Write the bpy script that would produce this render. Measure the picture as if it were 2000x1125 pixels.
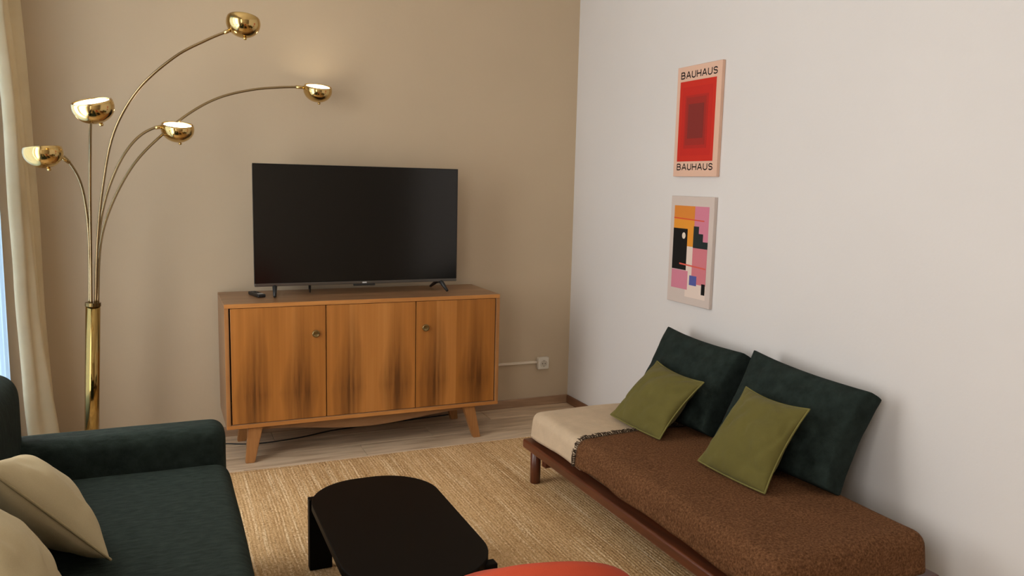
import bpy, bmesh, math, random
from mathutils import Vector, Matrix, noise
random.seed(7)
sc = bpy.context.scene
for o in list(bpy.data.objects): bpy.data.objects.remove(o)
C = sc.collection
PI = math.pi

# ------------------------------------------------------------------ camera
cam_d = bpy.data.cameras.new('camera'); cam = bpy.data.objects.new('camera', cam_d); C.objects.link(cam)
cam_d.sensor_width = 36; cam_d.lens = 36 * 1554.727 / 2000; cam_d.clip_start = .05
yaw, pitch, roll = math.radians(23.936), math.radians(7.572), math.radians(1.355)
fw = Vector((math.sin(yaw)*math.cos(pitch), math.cos(yaw)*math.cos(pitch), -math.sin(pitch)))
rt = Vector((math.cos(yaw), -math.sin(yaw), 0)); up = rt.cross(fw)
rt, up = math.cos(roll)*rt + math.sin(roll)*up, -math.sin(roll)*rt + math.cos(roll)*up
m3 = Matrix((rt, up, -fw)).transposed()
cam.matrix_world = Matrix.Translation((-2.46, -4.589, 1.452)) @ m3.to_4x4()
sc.camera = cam

# ------------------------------------------------------------------ world, light, exposure
w = bpy.data.worlds.new('sky'); sc.world = w; w.use_nodes = True
bg = w.node_tree.nodes['Background']
bg.inputs['Color'].default_value = (1.0, .965, .92, 1); bg.inputs['Strength'].default_value = 6.5
def portal(name, loc, sx, sy, rot):
    l = bpy.data.lights.new(name, 'AREA'); l.shape = 'RECTANGLE'; l.size = sx; l.size_y = sy
    l.cycles.is_portal = True
    o = bpy.data.objects.new(name, l); C.objects.link(o); o.location = loc; o.rotation_euler = rot
W1 = (-2.2, -.30, .25, 2.6)      # window openings in the left wall: y0, y1, z0, z1
W2 = (-5.3, -3.6, .6, 2.6)
for n, q in (('daylight_portal', W1), ('daylight_portal', W2)):
    portal(n, (-3.42, (q[0]+q[1])/2, (q[2]+q[3])/2), q[3]-q[2], q[1]-q[0], (0, -PI/2, 0))
vs = sc.view_settings
vs.view_transform = 'Standard'; vs.look = 'None'; vs.gamma = 1; vs.exposure = 0.1; vs.use_curve_mapping = False

# ------------------------------------------------------------------ materials
def lin(r, g, b):
    f = lambda c: (c/255/12.92) if c/255 <= .04045 else ((c/255+.055)/1.055)**2.4
    return (f(r), f(g), f(b), 1)
class NT:
    def __init__(s, name):
        s.m = bpy.data.materials.new(name); s.m.use_nodes = True
        s.t = s.m.node_tree; s.b = s.t.nodes['Principled BSDF']
    def n(s, typ, **kw):
        nd = s.t.nodes.new(typ)
        for k, v in kw.items():
            if k.startswith('i_'):
                key = k[2:]; key = int(key) if key.isdigit() else key.replace('_', ' ')
                if hasattr(v, 'is_output'): s.t.links.new(v, nd.inputs[key])
                else: nd.inputs[key].default_value = v
            else: setattr(nd, k, v)
        return nd
    def link(s, a, b): s.t.links.new(a, b)
    def set(s, **kw):
        for k, v in kw.items():
            k = k.replace('_', ' ')
            if hasattr(v, 'is_output'): s.link(v, s.b.inputs[k])
            else: s.b.inputs[k].default_value = v
    def coord(s, scale=(1, 1, 1), world=False):
        if world:
            g = s.n('ShaderNodeNewGeometry').outputs['Position']
        else:
            g = s.n('ShaderNodeTexCoord').outputs['Object']
        mp = s.n('ShaderNodeMapping'); s.link(g, mp.inputs[0]); mp.inputs['Scale'].default_value = scale
        return mp.outputs[0]
    def noise(s, scale=1, detail=3, vec=None, rough=.55, dist=0):
        nd = s.n('ShaderNodeTexNoise'); nd.inputs['Scale'].default_value = scale
        nd.inputs['Detail'].default_value = detail; nd.inputs['Roughness'].default_value = rough; nd.inputs['Distortion'].default_value = dist
        if vec is not None: s.link(vec, nd.inputs['Vector'])
        return nd.outputs['Fac']
    def ramp(s, fac, stops):
        r = s.n('ShaderNodeValToRGB'); s.link(fac, r.inputs[0]); e = r.color_ramp.elements
        while len(e) < len(stops): e.new(.5)
        for k, (p, c) in enumerate(stops): e[k].position = p; e[k].color = c
        return r.outputs[0]
    def math(s, op, a, b=None, c=None, clamp=False):
        nd = s.n('ShaderNodeMath', operation=op); nd.use_clamp = clamp
        for k, v in enumerate((a, b, c)):
            if v is None: continue
            if hasattr(v, 'is_output'): s.link(v, nd.inputs[k])
            else: nd.inputs[k].default_value = v
        return nd.outputs[0]
    def mix(s, f, a, b):
        nd = s.n('ShaderNodeMix', data_type='RGBA')
        for k, v in (('Factor', f), (6, a), (7, b)):
            i = nd.inputs[k] if isinstance(k, int) else nd.inputs[0]
            if hasattr(v, 'is_output'): s.link(v, i)
            else: i.default_value = v
        return nd.outputs[2]
    def bump(s, h, strength=.3, dist=.01):
        nd = s.n('ShaderNodeBump'); nd.inputs['Strength'].default_value = strength; nd.inputs['Distance'].default_value = dist
        s.link(h, nd.inputs['Height']); s.link(nd.outputs[0], s.b.inputs['Normal'])
def plain(name, col, rough=.5, metal=0, spec=.5, coat=0):
    m = NT(name); m.set(Base_Color=col, Roughness=rough, Metallic=metal, Specular_IOR_Level=spec, Coat_Weight=coat); return m.m
def shade(c, k): return (c[0]*k, c[1]*k, c[2]*k, 1)
def paint(name, col, var=.04):
    m = NT(name); v = m.coord(world=True)
    n1 = m.noise(1.3, 3, v)
    m.set(Base_Color=m.ramp(n1, [(.3, shade(col, 1-var)), (.7, shade(col, 1+var))]), Roughness=.8, Specular_IOR_Level=.25)
    m.bump(m.noise(60, 4, v), .12, .004); return m.m
def fabric(name, col, var=.2, fine=500, sheen=.3, scale=9, bump=.25, stretch=(1, 1, 1), rough=.9):
    m = NT(name); v = m.coord(stretch)
    n1 = m.noise(scale, 5, v, .62); n2 = m.noise(fine, 2, m.coord())
    c = m.ramp(n1, [(.28, shade(col, 1-var)), (.72, shade(col, 1+var))])
    c2 = m.mix(m.math('MULTIPLY', n2, .5), c, shade(col, .55))
    m.set(Base_Color=c2, Roughness=rough, Specular_IOR_Level=.15, Sheen_Weight=sheen, Sheen_Roughness=.5)
    h = m.math('ADD', m.math('MULTIPLY', n1, .8), m.math('MULTIPLY', n2, .35)); m.bump(h, bump, .008); return m.m
def wood(name, light, dark, axis='x', rough=.45, coat=0, scale=1.0, var=(.35, .7)):
    m = NT(name); st = {'x': (1.2, 14, 14), 'y': (14, 1.2, 14), 'z': (14, 14, 1.2)}[axis]
    v = m.coord(tuple(a*scale for a in st))
    n1 = m.noise(1.6, 6, v, .6, .6); n2 = m.noise(9, 3, v)
    f = m.math('ADD', m.math('MULTIPLY', n1, .8), m.math('MULTIPLY', n2, .2))
    m.set(Base_Color=m.ramp(f, [(var[0], dark), (var[1], light)]), Roughness=rough, Coat_Weight=coat, Coat_Roughness=.25, Specular_IOR_Level=.4)
    m.bump(n1, .06, .003); return m.m

M = {}
M['taupe_paint'] = paint('taupe_paint', lin(197, 178, 151), .03)
M['white_paint'] = paint('white_paint', lin(219, 216, 214), .02)
M['ceiling_paint'] = paint('ceiling_paint', lin(236, 231, 222), .02)
M['hall_paint'] = paint('hall_paint', lin(185, 174, 158), .02)
M['baseboard'] = wood('baseboard', lin(186, 154, 124), lin(150, 118, 90), 'x', .5)
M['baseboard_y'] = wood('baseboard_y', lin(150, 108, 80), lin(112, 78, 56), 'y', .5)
def plank_mat(name, l, d):
    m = NT(name); oi = m.n('ShaderNodeObjectInfo')
    g = m.n('ShaderNodeNewGeometry').outputs['Position']
    off = m.n('ShaderNodeVectorMath', operation='MULTIPLY_ADD'); m.link(oi.outputs['Random'], off.inputs[0])
    off.inputs[1].default_value = (31, 17, 0); m.link(g, off.inputs[2])
    mp = m.n('ShaderNodeMapping'); m.link(off.outputs[0], mp.inputs[0]); mp.inputs['Scale'].default_value = (1.3, 13, 1)
    n1 = m.noise(1.7, 6, mp.outputs[0], .62, .5)
    c = m.ramp(n1, [(.3, d), (.55, l), (.8, shade(l, 1.12))])
    hs = m.n('ShaderNodeHueSaturation'); m.link(c, hs.inputs['Color'])
    m.link(m.math('MULTIPLY_ADD', oi.outputs['Random'], .22, .89), hs.inputs['Value'])
    m.set(Base_Color=hs.outputs[0], Roughness=.38, Specular_IOR_Level=.4); m.bump(n1, .05, .002); return m.m
M['laminate'] = plank_mat('laminate', lin(214, 190, 160), lin(170, 144, 116))
M['floor_base'] = plain('floor_base', lin(90, 74, 60), .8)
M['upvc'] = plain('upvc', lin(235, 236, 236), .35)
def pane():
    m = NT('window_glass'); t = m.n('ShaderNodeBsdfTransparent'); g = m.n('ShaderNodeBsdfGlossy'); g.inputs['Roughness'].default_value = .02
    mx = m.n('ShaderNodeMixShader'); mx.inputs[0].default_value = .06; m.link(t.outputs[0], mx.inputs[1]); m.link(g.outputs[0], mx.inputs[2])
    m.link(mx.outputs[0], m.t.nodes['Material Output'].inputs[0]); return m.m
M['glass'] = pane()
def sheer():
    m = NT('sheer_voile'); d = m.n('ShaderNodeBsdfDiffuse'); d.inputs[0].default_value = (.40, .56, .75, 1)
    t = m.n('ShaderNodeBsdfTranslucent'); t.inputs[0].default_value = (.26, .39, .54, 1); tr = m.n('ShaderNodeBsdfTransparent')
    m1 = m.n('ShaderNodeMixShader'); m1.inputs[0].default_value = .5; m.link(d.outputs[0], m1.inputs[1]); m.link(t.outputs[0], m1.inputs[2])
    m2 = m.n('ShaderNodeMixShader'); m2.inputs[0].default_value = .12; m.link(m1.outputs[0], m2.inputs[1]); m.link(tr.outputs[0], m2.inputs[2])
    m.link(m2.outputs[0], m.t.nodes['Material Output'].inputs[0]); return m.m
M['sheer'] = sheer()
def curtain_mat():
    m = NT('curtain_cloth'); v = m.coord()
    n2 = m.noise(420, 2, v); n1 = m.noise(5, 4, v)
    c = m.ramp(n1, [(.3, lin(222, 206, 170)), (.7, lin(234, 219, 186))])
    m.set(Base_Color=c, Roughness=.85, Specular_IOR_Level=.15, Sheen_Weight=.15)
    m.bump(m.math('ADD', n1, m.math('MULTIPLY', n2, .3)), .15, .006)
    t = m.n('ShaderNodeBsdfTranslucent'); m.link(c, t.inputs[0])
    mx = m.n('ShaderNodeMixShader'); mx.inputs[0].default_value = .32
    m.link(m.b.outputs[0], mx.inputs[1]); m.link(t.outputs[0], mx.inputs[2]); m.link(mx.outputs[0], m.t.nodes['Material Output'].inputs[0]); return m.m
M['curtain'] = curtain_mat()
M['brass'] = plain('brass', lin(206, 176, 116), .12, 1)
M['brass_dark'] = plain('brass_dark', lin(120, 100, 64), .25, 1)
M['stem_brass'] = plain('stem_brass', lin(160, 134, 80), .1, 1)
M['arm_brass'] = plain('arm_brass', lin(158, 138, 104), .25, 1)
def glow():
    m = NT('lit_diffuser'); m.set(Base_Color=(.95, .92, .85, 1), Emission_Color=(1, .84, .58, 1), Emission_Strength=7.5, Roughness=.4); return m.m
M['glow'] = glow()
M['carcass'] = wood('carcass', lin(160, 120, 82), lin(124, 88, 58), 'x', .4, .2)
M['carcass_v'] = wood('carcass_v', lin(160, 120, 82), lin(126, 90, 60), 'z', .4, .2)
M['edge'] = wood('edge', lin(205, 143, 78), lin(172, 112, 56), 'x', .4, .2)
M['leg_wood'] = wood('leg_wood', lin(182, 128, 76), lin(146, 98, 54), 'z', .4, .2)
def veneer(name, w, h, cx):
    m = NT(name); tc = m.n('ShaderNodeTexCoord').outputs['Object']; sp = m.n('ShaderNodeSeparateXYZ'); m.link(tc, sp.inputs[0])
    wob = m.noise(1.0, 4, m.coord((2.2, 1, 1.3)), .6)
    x = m.math('ADD', sp.outputs[0], m.math('MULTIPLY_ADD', wob, .09, -.045))
    feather = m.noise(1, 5, m.coord((38, 1, 2.0)), .62)
    streak = m.noise(1, 4, m.coord((22, 1, .5)), .55)
    z01 = m.math('DIVIDE', m.math('ADD', sp.outputs[2], h/2), h)
    tot = None
    for k, c in enumerate(cx):
        d = m.math('ABSOLUTE', m.math('SUBTRACT', x, c*w - w/2))
        # the dark flame is broad at the bottom and feathers out upward
        zz = m.math('SUBTRACT', 1.0, m.math('ABSOLUTE', m.math('SUBTRACT', z01, .24)), clamp=True)
        wd = m.math('MULTIPLY_ADD', m.math('POWER', zz, 1.2), .085, .015)
        b = m.math('SUBTRACT', 1.0, m.math('DIVIDE', d, wd), clamp=True)
        b = m.math('MULTIPLY', m.math('POWER', b, .7), m.math('POWER', zz, 1.3))
        tot = b if tot is None else m.math('ADD', tot, b)
    tot = m.math('MULTIPLY', tot, m.math('MULTIPLY_ADD', feather, 2.6, -.42), clamp=True)
    # four veneer leaves a door, each cut a shade lighter or darker
    leaf = m.math('FLOOR', m.math('MULTIPLY', m.math('DIVIDE', m.math('ADD', sp.outputs[0], w/2), w), 4.0))
    lv = m.n('ShaderNodeTexWhiteNoise', noise_dimensions='1D'); m.link(m.math('ADD', leaf, cx[0]*37+w*101), lv.inputs['W'])
    base = m.ramp(m.math('ADD', m.math('MULTIPLY', streak, .75), m.math('MULTIPLY', lv.outputs[0], .25)), [(.25, lin(150, 94, 38)), (.5, lin(176, 114, 52)), (.75, lin(194, 132, 68))])
    c = m.mix(m.math('MULTIPLY', tot, .92), base, lin(90, 52, 20))
    m.set(Base_Color=c, Roughness=.36, Coat_Weight=.25, Coat_Roughness=.2, Specular_IOR_Level=.4)
    m.bump(feather, .03, .002); return m.m
M['knob'] = plain('knob', lin(150, 130, 90), .28, 1)
M['dark_gap'] = plain('dark_gap', lin(38, 22, 12), .8)
M['tv_black'] = plain('tv_black', lin(14, 14, 15), .35)
M['tv_screen'] = plain('tv_screen', lin(11, 10, 9), .16, 0, .5)
M['tv_silver'] = plain('tv_silver', lin(120, 118, 116), .3, 1)
M['black_plastic'] = plain('black_plastic', lin(20, 20, 21), .45)
M['light_grey'] = plain('light_grey', lin(190, 190, 190), .4)
M['rubber'] = plain('rubber', lin(16, 15, 15), .6)
M['socket_white'] = plain('socket_white', lin(222, 214, 198), .35)
M['socket_dark'] = plain('socket_dark', lin(40, 36, 32), .5)
M['socket_inner'] = plain('socket_inner', lin(196, 186, 168), .4)
M['duct'] = plain('duct', lin(226, 214, 194), .5)
M['table_black'] = plain('table_black', lin(13, 10, 7), .5, 0, .08)
M['sofa_green'] = fabric('sofa_green', lin(40, 50, 45), .5, 380, .0, 24, .5, (1, 3, 1))
M['cushion_green'] = fabric('cushion_green', lin(35, 45, 41), .5, 380, .0, 24, .5)
M['olive'] = fabric('olive', lin(104, 97, 50), .14, 600, .05, 7, .15)
M['olive_seam'] = fabric('olive_seam', lin(122, 116, 66), .1, 600, .0, 7, .1)
M['beige'] = fabric('beige', lin(204, 188, 150), .08, 600, .05, 6, .15)
M['beige_seam'] = fabric('beige_seam', lin(182, 166, 128), .08, 600, .0, 6, .1)
M['linen'] = fabric('linen', lin(204, 182, 154), .1, 420, .0, 16, .3)
def boucle():
    m = NT('brown_wool'); v = m.coord(); n1 = m.noise(130, 3, v, .7); n2 = m.noise(5, 3, v)
    c = m.ramp(n1, [(.3, lin(70, 45, 26)), (.55, lin(108, 74, 48)), (.75, lin(134, 96, 66))])
    hs = m.n('ShaderNodeHueSaturation'); m.link(c, hs.inputs['Color']); m.link(m.math('MULTIPLY_ADD', n2, .25, .88), hs.inputs['Value'])
    m.set(Base_Color=hs.outputs[0], Roughness=.95, Specular_IOR_Level=.1, Sheen_Weight=.0); m.bump(n1, .6, .006); return m.m
M['wool'] = boucle()
M['wool_dark'] = fabric('wool_dark', lin(84, 64, 48), .2, 200, 0)
M['fringe'] = fabric('fringe', lin(66, 52, 40), .2, 200, 0)
M['ticking'] = fabric('ticking', lin(112, 94, 72), .1, 500, 0)
M['mahogany'] = wood('mahogany', lin(106, 54, 30), lin(66, 32, 18), 'y', .35, .3)
M['mahogany_v'] = wood('mahogany_v', lin(98, 50, 28), lin(66, 32, 18), 'z', .35, .3)
M['coral'] = fabric('coral', lin(186, 74, 48), .06, 700, .05, 5, .08)
M['chair_leg'] = plain('chair_leg', lin(30, 27, 25), .4)
def jute():
    m = NT('jute'); tc = m.coord(world=True)
    wob = m.noise(1.6, 2, tc); ofs = m.n('ShaderNodeCombineXYZ'); m.link(m.math('MULTIPLY', wob, .03), ofs.inputs[0])
    ad = m.n('ShaderNodeVectorMath', operation='ADD'); m.link(tc, ad.inputs[0]); m.link(ofs.outputs[0], ad.inputs[1])
    def mp(s):
        q = m.n('ShaderNodeMapping'); m.link(ad.outputs[0], q.inputs[0]); q.inputs['Scale'].default_value = s; return q.outputs[0]
    weave = m.noise(1, 3, mp((125, 75, 1)), .75); fine = m.noise(1, 3, mp((105, 12, 1)), .65); broad = m.noise(1, 3, mp((9, .3, 1)), .6); line = m.noise(1, 3, mp((70, 1.6, 1)), .65)
    f = m.math('ADD', m.math('MULTIPLY', weave, .50), m.math('ADD', m.math('MULTIPLY', fine, .30), m.math('MULTIPLY', broad, .20)))
    c0 = m.ramp(f, [(.36, lin(140, 104, 62)), (.47, lin(196, 158, 110)), (.57, lin(220, 184, 136)), (.68, lin(240, 212, 168))])
    lf = m.ramp(m.math('ADD', line, m.math('MULTIPLY_ADD', weave, .7, -.35)), [(.55, (0, 0, 0, 1)), (.66, (1, 1, 1, 1))])
    c = m.mix(m.math('MULTIPLY', lf, .75), c0, lin(246, 222, 180))
    m.set(Base_Color=c, Roughness=.95, Specular_IOR_Level=.1)
    wv = m.n('ShaderNodeTexWave', wave_type='BANDS', bands_direction='X'); wv.inputs['Scale'].default_value = 22; m.link(ad.outputs[0], wv.inputs[0])
    m.bump(m.math('ADD', m.math('MULTIPLY', wv.outputs[1], .18), weave), .9, .008); return m.m
M['jute'] = jute()
M['jute_hem'] = fabric('jute_hem', lin(176, 136, 90), .2, 300, .1, 60, .4)
M['canvas_pink'] = plain('canvas_pink', lin(222, 184, 162), .7, 0, .2)
M['canvas_grey'] = plain('canvas_grey', lin(206, 192, 184), .7, 0, .2)
_pc = {}
def ink(r, g, b):
    k = (r, g, b)
    if k not in _pc: _pc[k] = plain('ink_%d_%d_%d' % k, lin(*k), .65, 0, .2)
    return _pc[k]

# ------------------------------------------------------------------ mesh helpers
def tagp(o, label=None, cat=None, group=None, kind=None):
    for k, v in (('label', label), ('category', cat), ('group', group), ('kind', kind)):
        if v: o[k] = v
    return o
def thing(name, loc, label, cat, group=None, rz=0):
    o = bpy.data.objects.new(name, None); C.objects.link(o); o.location = loc; o.rotation_euler = (0, 0, rz); o.empty_display_size = .1
    return tagp(o, label, cat, group)
def obj(name, bm, mat, parent=None, loc=(0, 0, 0), smooth=False, rot=(0, 0, 0), label=None, world=False):
    """bm coordinates are local to the parent (or world for top-level things)"""
    me = bpy.data.meshes.new(name); bm.normal_update(); bm.to_mesh(me); bm.free()
    for mt in (mat if isinstance(mat, (list, tuple)) else [mat]): me.materials.append(mt)
    if smooth:
        for p in me.polygons: p.use_smooth = True
    o = bpy.data.objects.new(name, me); C.objects.link(o); o.location = loc; o.rotation_euler = rot
    if parent: o.parent = parent
    if label: o['label'] = label
    return o
def B(): return bmesh.new()
def box(bm, a, b, bev=0, seg=2, rotm=None):
    c = [(a[i]+b[i])/2 for i in range(3)]; s = [abs(b[i]-a[i]) for i in range(3)]
    r = bmesh.ops.create_cube(bm, size=1, matrix=Matrix.Translation(c) @ (rotm or Matrix()) @ Matrix.Diagonal((*s, 1)))
    vs_ = r['verts']
    if bev:
        es = list({e for v in vs_ for e in v.link_edges})
        bmesh.ops.bevel(bm, geom=es, offset=bev, segments=seg, affect='EDGES', profile=.5)
    return vs_
def boxo(name, a, b, mat, parent=None, bev=0, seg=2, smooth=False, centre=False, label=None):
    bm = B()
    if centre:
        c = Vector([(a[i]+b[i])/2 for i in range(3)]); h = Vector([abs(b[i]-a[i])/2 for i in range(3)])
        box(bm, -h, h, bev, seg); return obj(name, bm, mat, parent, c, smooth, label=label)
    box(bm, a, b, bev, seg); return obj(name, bm, mat, parent, (0, 0, 0), smooth, label=label)
def lathe(bm, prof, seg=32, mtx=Matrix()):
    rings = []
    for r, z in prof:
        if r < 1e-6: rings.append([bm.verts.new(mtx @ Vector((0, 0, z)))])
        else: rings.append([bm.verts.new(mtx @ Vector((r*math.cos(2*PI*k/seg), r*math.sin(2*PI*k/seg), z))) for k in range(seg)])
    for a, b in zip(rings, rings[1:]):
        for k in range(seg):
            k2 = (k+1) % seg
            if len(a) == 1 and len(b) == 1: continue
            if len(a) == 1: bm.faces.new((a[0], b[k2], b[k]))
            elif len(b) == 1: bm.faces.new((a[k], a[k2], b[0]))
            else: bm.faces.new((a[k], a[k2], b[k2], b[k]))
def catmull(pts, n=8):
    P = [Vector(p) for p in pts]; P = [2*P[0]-P[1]] + P + [2*P[-1]-P[-2]]; out = []
    for i in range(1, len(P)-2):
        for k in range(n):
            t = k/n; a, b, c, d = P[i-1:i+3]
            out.append(.5*((2*b)+(c-a)*t+(2*a-5*b+4*c-d)*t*t+(3*b-a-3*c+d)*t**3))
    out.append(P[-2]); return out
def tube(bm, pts, r, seg=8, cap=True, closed=False):
    pts = [Vector(p) for p in pts]; n = len(pts); rings = []; ref = None
    for i, p in enumerate(pts):
        if closed: t = (pts[(i+1) % n]-pts[i-1]).normalized()
        else: t = (pts[min(i+1, n-1)]-pts[max(i-1, 0)]).normalized()
        if ref is None:
            ref = t.cross(Vector((0, 0, 1)) if abs(t.z) < .9 else Vector((1, 0, 0))).normalized()
        ref = (ref - t*ref.dot(t)).normalized(); q = t.cross(ref)
        rr = r[i] if isinstance(r, (list, tuple)) else r
        rings.append([bm.verts.new(p + rr*(math.cos(2*PI*k/seg)*ref + math.sin(2*PI*k/seg)*q)) for k in range(seg)])
    pr = list(zip(rings, rings[1:])) + ([(rings[-1], rings[0])] if closed else [])
    for a, b in pr:
        for k in range(seg): bm.faces.new((a[k], a[(k+1) % seg], b[(k+1) % seg], b[k]))
    if cap and not closed: bm.faces.new(rings[0][::-1]); bm.faces.new(rings[-1])
def prism(bm, outline, z0, z1, mtx=Matrix()):
    lo = [bm.verts.new(mtx @ Vector((x, y, z0))) for x, y in outline]; hi = [bm.verts.new(mtx @ Vector((x, y, z1))) for x, y in outline]
    n = len(outline)
    for k in range(n): bm.faces.new((lo[k], lo[(k+1) % n], hi[(k+1) % n], hi[k]))
    bm.faces.new(lo[::-1]); bm.faces.new(hi)
def struct(name, bm, mat, label=None, cat=None): 
    return tagp(obj(name, bm, mat), label, cat, None, 'structure')

# ------------------------------------------------------------------ the room
XL, YR, H = -3.2, -5.6, 2.95          # left wall, rear wall, ceiling height
WE = -4.0                             # the right wall ends here, an opening leads to a side hall
bm = B(); box(bm, (XL-.25, 0, 0), (1.5, .2, H)); struct('wall_back', bm, M['taupe_paint'], 'taupe painted wall behind the television', 'wall')
bm = B(); box(bm, (0, WE, 0), (.2, 0, H)); struct('wall_right', bm, M['white_paint'], 'white painted wall behind the daybed with two canvases', 'wall')
bm = B()
def wallbox(y0, y1, z0, z1): box(bm, (XL-.25, y0, z0), (XL, y1, z1))
wallbox(YR, W2[0], 0, H); wallbox(W2[0], W2[1], 0, W2[2]); wallbox(W2[0], W2[1], W2[3], H); wallbox(W2[1], W1[0], 0, H)
wallbox(W1[0], W1[1], 0, W1[2]); wallbox(W1[0], W1[1], W1[3], H); wallbox(W1[1], 0, 0, H)
struct('wall_left', bm, M['white_paint'], 'white window wall behind the green sofa', 'wall')
bm = B(); box(bm, (XL-.25, YR-.2, 0), (1.5, YR, H)); struct('wall_rear', bm, M['hall_paint'], 'plain wall behind the viewer', 'wall')
bm = B(); box(bm, (1.3, YR, 0), (1.5, 0, H)); struct('wall_hall', bm, M['hall_paint'], 'plain wall of the side hall', 'wall')
bm = B(); box(bm, (XL-.25, YR-.2, H), (1.5, .2, H+.15)); struct('ceiling', bm, M['ceiling_paint'], 'white painted ceiling', 'ceiling')
bm = B(); box(bm, (XL-.25, YR-.2, -.12), (1.5, .2, -.010)); fl = struct('floor', bm, M['floor_base'], 'pale taupe laminate plank floor', 'floor')
PW, PL = .192, 1.285
bm = B(); box(bm, (-PL/2+.0012, -PW/2+.0010, -.010), (PL/2-.0012, PW/2-.0010, 0), .0012, 1)
pme = bpy.data.meshes.new('plank'); bm.to_mesh(pme); bm.free(); pme.materials.append(M['laminate'])
row = 0; y = -PW/2
while y > YR - .05:
    x = XL - (.0, .43, .86, .2, .64)[row % 5]
    while x < 1.3:
        a, b = max(x, XL), min(x+PL, 1.3)
        if b - a > .05:
            o = bpy.data.objects.new('plank', pme); C.objects.link(o); o.parent = fl; o.location = ((a+b)/2, y, 0); o.scale = ((b-a)/PL, 1, 1)
        x += PL
    row += 1; y -= PW
bm = B(); box(bm, (XL, -.014, 0), (0, 0, .055), .004, 1); struct('baseboard_back', bm, M['baseboard'], 'low wooden baseboard along the taupe wall', 'baseboard')
bm = B(); box(bm, (-.014, WE, 0), (0, -.014, .055), .004, 1); struct('baseboard_right', bm, M['baseboard_y'], 'low wooden baseboard along the white wall', 'baseboard')
bm = B(); box(bm, (XL, YR, 0), (XL+.014, -.014, .055), .004, 1); struct('baseboard_left', bm, M['baseboard_y'], 'low wooden baseboard below the windows', 'baseboard')
def window(name, q, label, n):
    y0, y1, z0, z1 = q; r = thing(name, (XL-.12, (y0+y1)/2, z0), label, 'window'); r['kind'] = 'structure'; hw = (y1-y0)/2; h = z1-z0
    t = .06
    bm = B(); box(bm, (-.04, -hw, 0), (.04, -hw+t, h)); box(bm, (-.04, hw-t, 0), (.04, hw, h)); box(bm, (-.04, -hw+t, 0), (.04, hw-t, t)); box(bm, (-.04, -hw+t, h-t), (.04, hw-t, h))
    obj('window_frame', bm, M['upvc'], r)
    boxo('mullion', (-.04, -.04, t), (.04, .04, h-t), M['upvc'], r)
    for s in (-1, 1):
        a, b = (-hw+t, -.04) if s < 0 else (.04, hw-t)
        boxo('pane', (-.004, a, t), (.004, b, h-t), M['glass'], r)
window('window_1', W1, 'tall daylight window behind the sheer beside the curtain', 1)
window('window_2', W2, 'daylight window on the left beside the viewer', 2)

# ------------------------------------------------------------------ curtains
def interp(tab, z):
    tab = sorted(tab)
    if z <= tab[0][0]: a, b = tab[0], tab[1]
    elif z >= tab[-1][0]: a, b = tab[-2], tab[-1]
    else:
        for a, b in zip(tab, tab[1:]):
            if a[0] <= z <= b[0]: break
    return a[1] + (b[1]-a[1])*(z-a[0])/(b[0]-a[0])
E0 = [(2.241, -3.027), (1.822, -3.012), (1.363, -3.003), (.788, -2.997), (.187, -2.981)]
E1 = [(2.154, -3.078), (1.801, -3.047), (1.448, -3.023), (1.06, -3.009), (.622, -2.98), (.23, -2.947)]
E2 = [(2.138, -3.085), (1.748, -3.07), (1.39, -3.06), (.928, -3.06), (.524, -3.05)]
bm = B(); zs = [.02 + (2.72-.02)*k/36 for k in range(37)]; rows = []
for z in zs:
    x0, x1, x2 = interp(E0, z), interp(E1, z), interp(E2, z); xm = (x0+x1)/2
    ctl = [(-3.07, -.035), (-3.045, -.05), (x0-.004, -.09), (x0, -.12), (x0-.02, -.15), (x0-.055, -.165), (x0-.05, -.185), (xm-.008, -.215), (xm-.016, -.24), (xm-.055, -.26),
           (x1-.03, -.29), (x1-.002, -.315), (x1, -.33), (x1-.012, -.342), (x1-.05*(x1-x2)/.1, -.36), (x2+.03, -.385), (x2+.005, -.40), (x2-.012, -.395), (x2-.018, -.36), (x2-.01, -.33)]
    pl = catmull([(a, b, 0) for a, b in ctl], 3)
    rows.append([bm.verts.new((p.x + .012*(noise.noise((p.x*6, p.y*7+3, z*2.2)))*(1 if k > 30 else .4), p.y, z)) for k, p in enumerate(pl)])
for a, b in zip(rows, rows[1:]):
    for k in range(len(a)-1): bm.faces.new((a[k], a[k+1], b[k+1], b[k]))
cur = tagp(obj('curtain', bm, M['curtain'], smooth=True), 'long cream curtain gathered in folds beside the floor lamp', 'curtain')
md = cur.modifiers.new('solid', 'SOLIDIFY'); md.thickness = .003
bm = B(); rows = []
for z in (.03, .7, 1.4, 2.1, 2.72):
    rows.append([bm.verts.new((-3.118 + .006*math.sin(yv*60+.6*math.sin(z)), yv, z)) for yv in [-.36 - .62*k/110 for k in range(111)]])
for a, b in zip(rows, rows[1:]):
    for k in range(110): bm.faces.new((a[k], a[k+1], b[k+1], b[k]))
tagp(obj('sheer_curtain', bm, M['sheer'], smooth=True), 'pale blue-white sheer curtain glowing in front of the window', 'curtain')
bm = B(); tube(bm, [(-3.10, -.05, 2.74), (-3.10, -2.45, 2.74)], .014, 12)
r = thing('curtain_rod', (0, 0, 0), 'slim brass rod carrying the cream curtain above the window', 'curtain rod')
obj('rod', bm, M['brass_dark'], r, smooth=True)
for yv in (-.12, -2.38):
    bm = B(); box(bm, (XL, yv-.01, 2.73), (-3.10, yv+.01, 2.75)); obj('bracket', bm, M['brass_dark'], r)

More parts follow.
